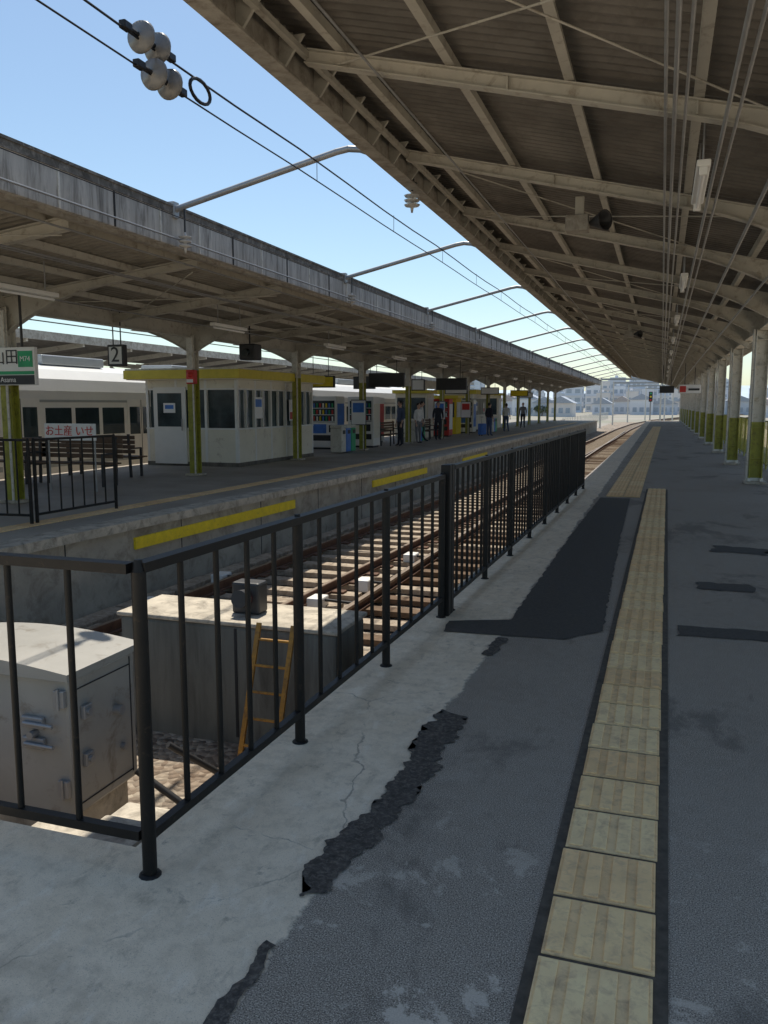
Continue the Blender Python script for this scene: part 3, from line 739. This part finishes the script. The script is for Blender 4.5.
# ---------------------------------------------------------------- people
def person(loc, rot, h, top, bot, pose='stand', bag=None):
    k = h/1.7
    st = .16 if pose == 'walk' else .03
    P = [(0,0,.93),(0,0,1.12),(0,0,1.32),(0,-.01,1.44),(0,-.01,1.52),
         (.09,0,.88),(.10,-st*.5,.50),(.10,st*.5 if pose=='walk' else 0,.08),(.10,st*.5-.13,.04),
         (-.09,0,.88),(-.10,st*.3,.50),(-.10,-st,.08),(-.10,-st-.13,.04),
         (.17,0,1.38),(.22,.03,1.12),(.22,-.06,.86),(-.17,0,1.38),(-.22,.03,1.12),(-.22,-.06,.86)]
    E = [(0,1),(1,2),(2,3),(3,4),(0,5),(5,6),(6,7),(7,8),(0,9),(9,10),(10,11),(11,12),(2,13),(13,14),(14,15),(2,16),(16,17),(17,18)]
    Rr = [(.15,.11),(.13,.10),(.16,.11),(.055,.055),(.055,.055),(.10,.10),(.065,.065),(.04,.04),(.035,.03),(.10,.10),(.065,.065),(.04,.04),(.035,.03),
          (.06,.06),(.045,.045),(.032,.032),(.06,.06),(.045,.045),(.032,.032)]
    me = bpy.data.meshes.new('pbody'); me.from_pydata([tuple(c*k for c in p) for p in P], E, []); ob = bpy.data.objects.new('pbody', me); scene.collection.objects.link(ob)
    md = ob.modifiers.new('s', 'SKIN')
    for i, r in enumerate(Rr): me.skin_vertices[0].data[i].radius = (r[0]*k, r[1]*k); me.skin_vertices[0].data[i].use_root = (i == 0)
    sub = ob.modifiers.new('d', 'SUBSURF'); sub.levels = 2; sub.render_levels = 2
    bpy.context.view_layer.update(); dg = bpy.context.evaluated_depsgraph_get()
    m2 = bpy.data.meshes.new_from_object(ob.evaluated_get(dg)); bpy.data.objects.remove(ob)
    b = B(); vs = [v.co[:] for v in m2.vertices]
    groups = {}
    for p in m2.polygons:
        z = p.center.z/k; ax = abs(p.center.x/k)
        key = 'cl_dark' if z < .07 else (bot if z < .95 and ax < .19 else (top if (z < 1.45 and not (ax > .17 and z < 1.0)) else 'skin'))
        groups.setdefault(key, []).append(list(p.vertices))
    for key, fs in groups.items(): b.add(vs, fs, key, True)
    def ell(c, r, key):
        n, m = 14, 10; vv = []; ff = []
        for j in range(m+1):
            ph = math.pi*j/m
            for i in range(n):
                t = 2*math.pi*i/n; vv.append(((c[0]+r[0]*math.sin(ph)*math.cos(t))*k, (c[1]+r[1]*math.sin(ph)*math.sin(t))*k, (c[2]+r[2]*math.cos(ph))*k))
        for j in range(m):
            for i in range(n): ff.append((j*n+i, j*n+(i+1) % n, (j+1)*n+(i+1) % n, (j+1)*n+i))
        b.add(vv, ff, key, True)
    ell((0,-.02,1.59),(.072,.09,.112),'skin'); ell((0,.008,1.625),(.082,.092,.095),'hair'); ell((0,-.115,1.58),(.012,.018,.02),'skin')
    for s in (-1,1):
        ell((s*.028,-.098,1.60),(.011,.01,.008),'dark'); ell((s*.074,-.01,1.59),(.012,.02,.03),'skin'); ell((s*.225,-.08,.80),(.022,.035,.065),'skin')
        for f in range(4): b.cyl(((s*.225)*k,(-.055-f*.017)*k,.77*k),((s*.222)*k,(-.06-f*.018)*k,(.715+.006*abs(f-1.5))*k),.008,'skin',6,.006)
        b.cyl((s*.215*k,-.11*k,.80*k),(s*.205*k,-.125*k,.75*k),.009,'skin',6,.006)
    ell((0,-.105,1.545),(.02,.006,.005),'red')
    if bag == 'suitcase':
        b.bbox(.3,.55,-.15,.25,.06,.62,'blue',.04); b.cyl((.42,.1,.62),(.42,.1,.95),.01,'galv'); b.cyl((.32,.1,.95),(.5,.1,.95),.012,'dark')
        for x in (.34,.5): b.cyl((x,.15,.04),(x+.02,.15,.04),.04,'dark',12)
    if bag == 'backpack': b.bbox(-.14,.14,.08,.24,1.0,1.4,'cl_grey',.05)
    b.done('person', loc=loc, rotz=rot)
person((-9.4,35.5,0), .4, 1.68, 'cl_dark', 'cl_dark', 'walk', 'backpack')
person((-8.2,41,0), 2.6, 1.66, 'cl_dark', 'cl_blue', 'stand', 'suitcase')
person((-9.3,32.0,0), 1.2, 1.62, 'cl_white', 'cl_grey', 'stand')
person((-9.7,33.9,0), 1.8, 1.7, 'cl_white', 'cl_dark', 'walk')
person((-8.9,56,0), 0., 1.7, 'cl_grey', 'cl_dark', 'walk')
person((-8.6,48,0), 3., 1.64, 'cl_white', 'cl_blue', 'walk')
person((-9.3,29.6,0), -.8, 1.7, 'cl_blue', 'cl_dark', 'stand')

# ---------------------------------------------------------------- background city, distance haze put into the colours
for i, c in enumerate([(.70,.73,.78),(.62,.65,.70),(.78,.78,.79),(.58,.62,.68),(.76,.71,.68)]): M['bldg%d' % i] = simple('bldg%d' % i, c, .8, var=.06, scale=.3)  # pale wall tones carry distance haze in the colour
M['farwin'] = simple('hazed_far_window', (.38,.43,.49), .3, var=.2)  # panes paled with the same painted haze
def building(x, y, w, d, h, k, name='apartment_building'):
    e = bpy.data.objects.new(name, None); scene.collection.objects.link(e)
    z0 = -1.3; b = B(); b.box(x,x+w,y,y+d,z0,z0+h,k); b.box(x-.15,x+w+.15,y-.15,y+d+.15,z0+h,z0+h+.3,'bldg3'); b.box(x+w*.3,x+w*.5,y+d*.3,y+d*.6,z0+h+.3,z0+h+1.2,k); b.done('walls', e)
    b = B(); fl = max(1, int(h/3))
    for f in range(fl):
        z = z0+f*3+1.0
        n = max(2, int(w/2.6))
        for i in range(n): xx = x+(i+.2)*w/n; b.box(xx, xx+w/n*.6, y-.05, y+.02, z, z+1.4, 'farwin')
        b.box(x+.1,x+w-.1,y-.6,y-.06,z-.95,z-.75,'bldg2')
        n = max(2, int(d/2.6))
        for i in range(n):
            yy = y+(i+.2)*d/n; b.box(x+w-.02, x+w+.05, yy, yy+d/n*.6, z, z+1.4, 'farwin'); b.box(x-.05, x+.02, yy, yy+d/n*.6, z, z+1.4, 'farwin')
    b.done('windows', e)
def house(x, y, w, d, h, k, roofk):
    e = bpy.data.objects.new('house', None); scene.collection.objects.link(e)
    z0 = -1.3; b = B(); b.box(x,x+w,y,y+d,z0,z0+h,k)
    for i in range(3): b.box(x+w*(.12+i*.3),x+w*(.30+i*.3),y-.04,y+.01,z0+1,z0+2.2,'farwin'); 
    b.done('walls', e)
    b = B(); b.prism([(x-.4,z0+h),(x+w+.4,z0+h),(x+w/2,z0+h+1.6)], y-.4, y+d+.4, roofk); b.done('roof', e)
rb = random.Random(11)
M['rtile'] = simple('roof_tile_blue_grey', (.38,.41,.46), .6); M['rtile2'] = simple('roof_tile_brown', (.46,.40,.37), .6)
for i in range(26):
    x = -75+i*5.6+rb.uniform(-1.5,1.5); y = 185+rb.uniform(0,50)
    if -16 < x < 18: y = 235+rb.uniform(0,30)
    house(x, y, rb.uniform(5,7.5), 8, rb.uniform(2.8,4.4), 'bldg%d' % (i % 5), rb.choice(('rtile','rtile2')))
for x, y, w, h, k in ((-33,300,6,9,0),(-27.5,320,5,11,2),(-22,300,4.5,7,4),(-21,360,6,14,1),(-17,310,4,9.5,2),(-14.5,350,5,12,0),(-12,300,4,7.5,4),(-10,340,3.5,13,3),(-7,310,4,8.5,2),(-6.5,370,5,15,1),(-2,320,4,10,0),(3,300,5,8,4),(9,340,5,12,2)):
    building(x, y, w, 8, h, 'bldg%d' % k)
for i in range(30): 
    x = -190+i*11+rb.uniform(-4,4)
    building(x, 400+rb.uniform(0,120), rb.uniform(6,11), 12, rb.choice((8,9,11,12,14,17)), 'bldg%d' % (i % 5))
for i in range(36): building(-260+i*16+rb.uniform(-6,6), 600+rb.uniform(0,160), rb.uniform(7,16), 14, rb.choice((12,15,18,22,26)), 'bldg%d' % ((i+1) % 5))
for i, (x, y, w, d, h) in enumerate([(16,8,10,16,7),(17,30,12,18,6),(16,55,12,20,7),(17,85,12,20,6),(-46,10,12,30,4.5),(-46,50,12,30,4.5)]): building(x, y, w, d, h, 'bldg%d' % ((i+2) % 5), 'station_side_building')
b = B(); vs = []; fs = []; n = 90
for i in range(n+1):
    x = -1500+i*3000/n; hgt = 20+30*max(0, mnoise.noise((x*.0016,1,0))+.35)+8*mnoise.noise((x*.008,4,0))
    vs += [(x,1500,-2),(x,1700,max(10,hgt)),(x,2100,-2)]
for i in range(n): a = i*3; fs += [(a,a+3,a+4,a+1),(a+1,a+4,a+5,a+2)]
M['hill'] = simple('hazed_hill_forest', (.46,.54,.60), .95, var=.12, scale=.02); b.add(vs, fs, 'hill', True); b.done('hills')  # forest blue-grey from distance haze painted into its colour
b = B(); rr = random.Random(5)
for t in range(22):
    cx = -70+t*6.+rr.uniform(-2,2); cy_ = 190+rr.uniform(-20,40); th_ = rr.uniform(1.4,2.6)
    if -24 < cx < 22: continue
    b.cyl((cx,cy_,-1.2),(cx+.2,cy_,th_*.4-.4),.12,'wood',7,.06)
    for q in range(170):
        u = Vector((rr.gauss(0,1),rr.gauss(0,1),rr.gauss(0,1))).normalized()*rr.uniform(.3,1)**.5
        c = Vector((cx,cy_,th_*.3))+Vector((u.x*2.0,u.y*1.6,u.z*th_*.42)); s = rr.uniform(.18,.4)
        a = Vector((rr.uniform(-1,1),rr.uniform(-1,1),rr.uniform(-1,1))).normalized(); d = a.orthogonal().normalized(); e = a.cross(d)
        b.add([c-d*s-e*s*.6, c+d*s-e*s*.5, c+d*s*.8+e*s, c-d*s*.7+e*s*.7], [(0,1,2,3)], 'leaf')
b.done('tree_row')
for y in (96,112,130,150):
    b = B(); x = interp(tc, y)
    for s in (-3.2,3.2): b.cyl((x+s,y,-1.1),(x+s,y,4.6),.10,'greypost',10,.08)
    b.bar((x-3.3,y,4.4),(x+3.3,y,4.4),.12,.2,'galv'); b.cyl((x,y,4.4),(x,y,4.0),.03,'galv'); b.done('catenary_mast')
b = B(); b.cyl((-1.2,95,-1.1),(-1.2,95,3.0),.07,'galv'); b.bbox(-1.4,-1.0,94.8,95,1.9,3.0,'dark',.05)
for i, z in enumerate((2.1,2.45,2.8)): b.cyl((-1.2,94.8,z),(-1.2,94.7,z),.1,['red','yellow','green'][i],12)
b.done('railway_signal')
b = B()
for i in range(40): 
    x = -9; y = 90+i*2.; b.cyl((x-1,y,-1.1),(x-1,y,.2),.04,'greypost',6)
    if i < 39:
        for z in (-.5,.1): b.cyl((x-1,y,z),(x-1,y+2,z),.02,'greypost',5)
b.done('trackside_fence')

# ---------------------------------------------------------------- light, world, camera
d = Vector((.17,-.42,-1.)).normalized()
sun = bpy.data.lights.new('sun', 'SUN'); sun.energy = 5; sun.angle = math.radians(.5); sun.color = (1,.93,.81)
so = bpy.data.objects.new('sun', sun); scene.collection.objects.link(so); so.rotation_euler = d.to_track_quat('-Z','Y').to_euler(); so.location = (0,0,30)
w = bpy.data.worlds.new('World'); scene.world = w; w.use_nodes = True; nt = w.node_tree
sky = nt.nodes.new('ShaderNodeTexSky'); sky.sky_type = 'NISHITA'; sky.sun_disc = False
to = -d; sky.sun_elevation = math.asin(to.z); sky.sun_rotation = math.atan2(to.x, to.y)
sky.air_density = 1.0; sky.dust_density = .7; sky.ozone_density = 1.0
tint = nt.nodes.new('ShaderNodeMix'); tint.data_type = 'RGBA'; tint.blend_type = 'MULTIPLY'; tint.inputs[0].default_value = 1
tint.inputs[7].default_value = (.93,.99,.97,1); nt.links.new(sky.outputs[0], tint.inputs[6])
bg = nt.nodes['Background']; bg.inputs['Strength'].default_value = .15; nt.links.new(tint.outputs[2], bg.inputs['Color'])
cam = bpy.data.cameras.new('camera'); co = bpy.data.objects.new('camera', cam); scene.collection.objects.link(co); scene.camera = co
co.location = (0,0,1.55); co.rotation_euler = (math.radians(90-7.434), 0, math.radians(18.58))
cam.sensor_fit = 'VERTICAL'; cam.sensor_height = 36; cam.lens = 820/1024*36; cam.clip_start = .05; cam.clip_end = 6000
scene.view_settings.view_transform = 'Standard'; scene.view_settings.look = 'None'; scene.view_settings.exposure = 0
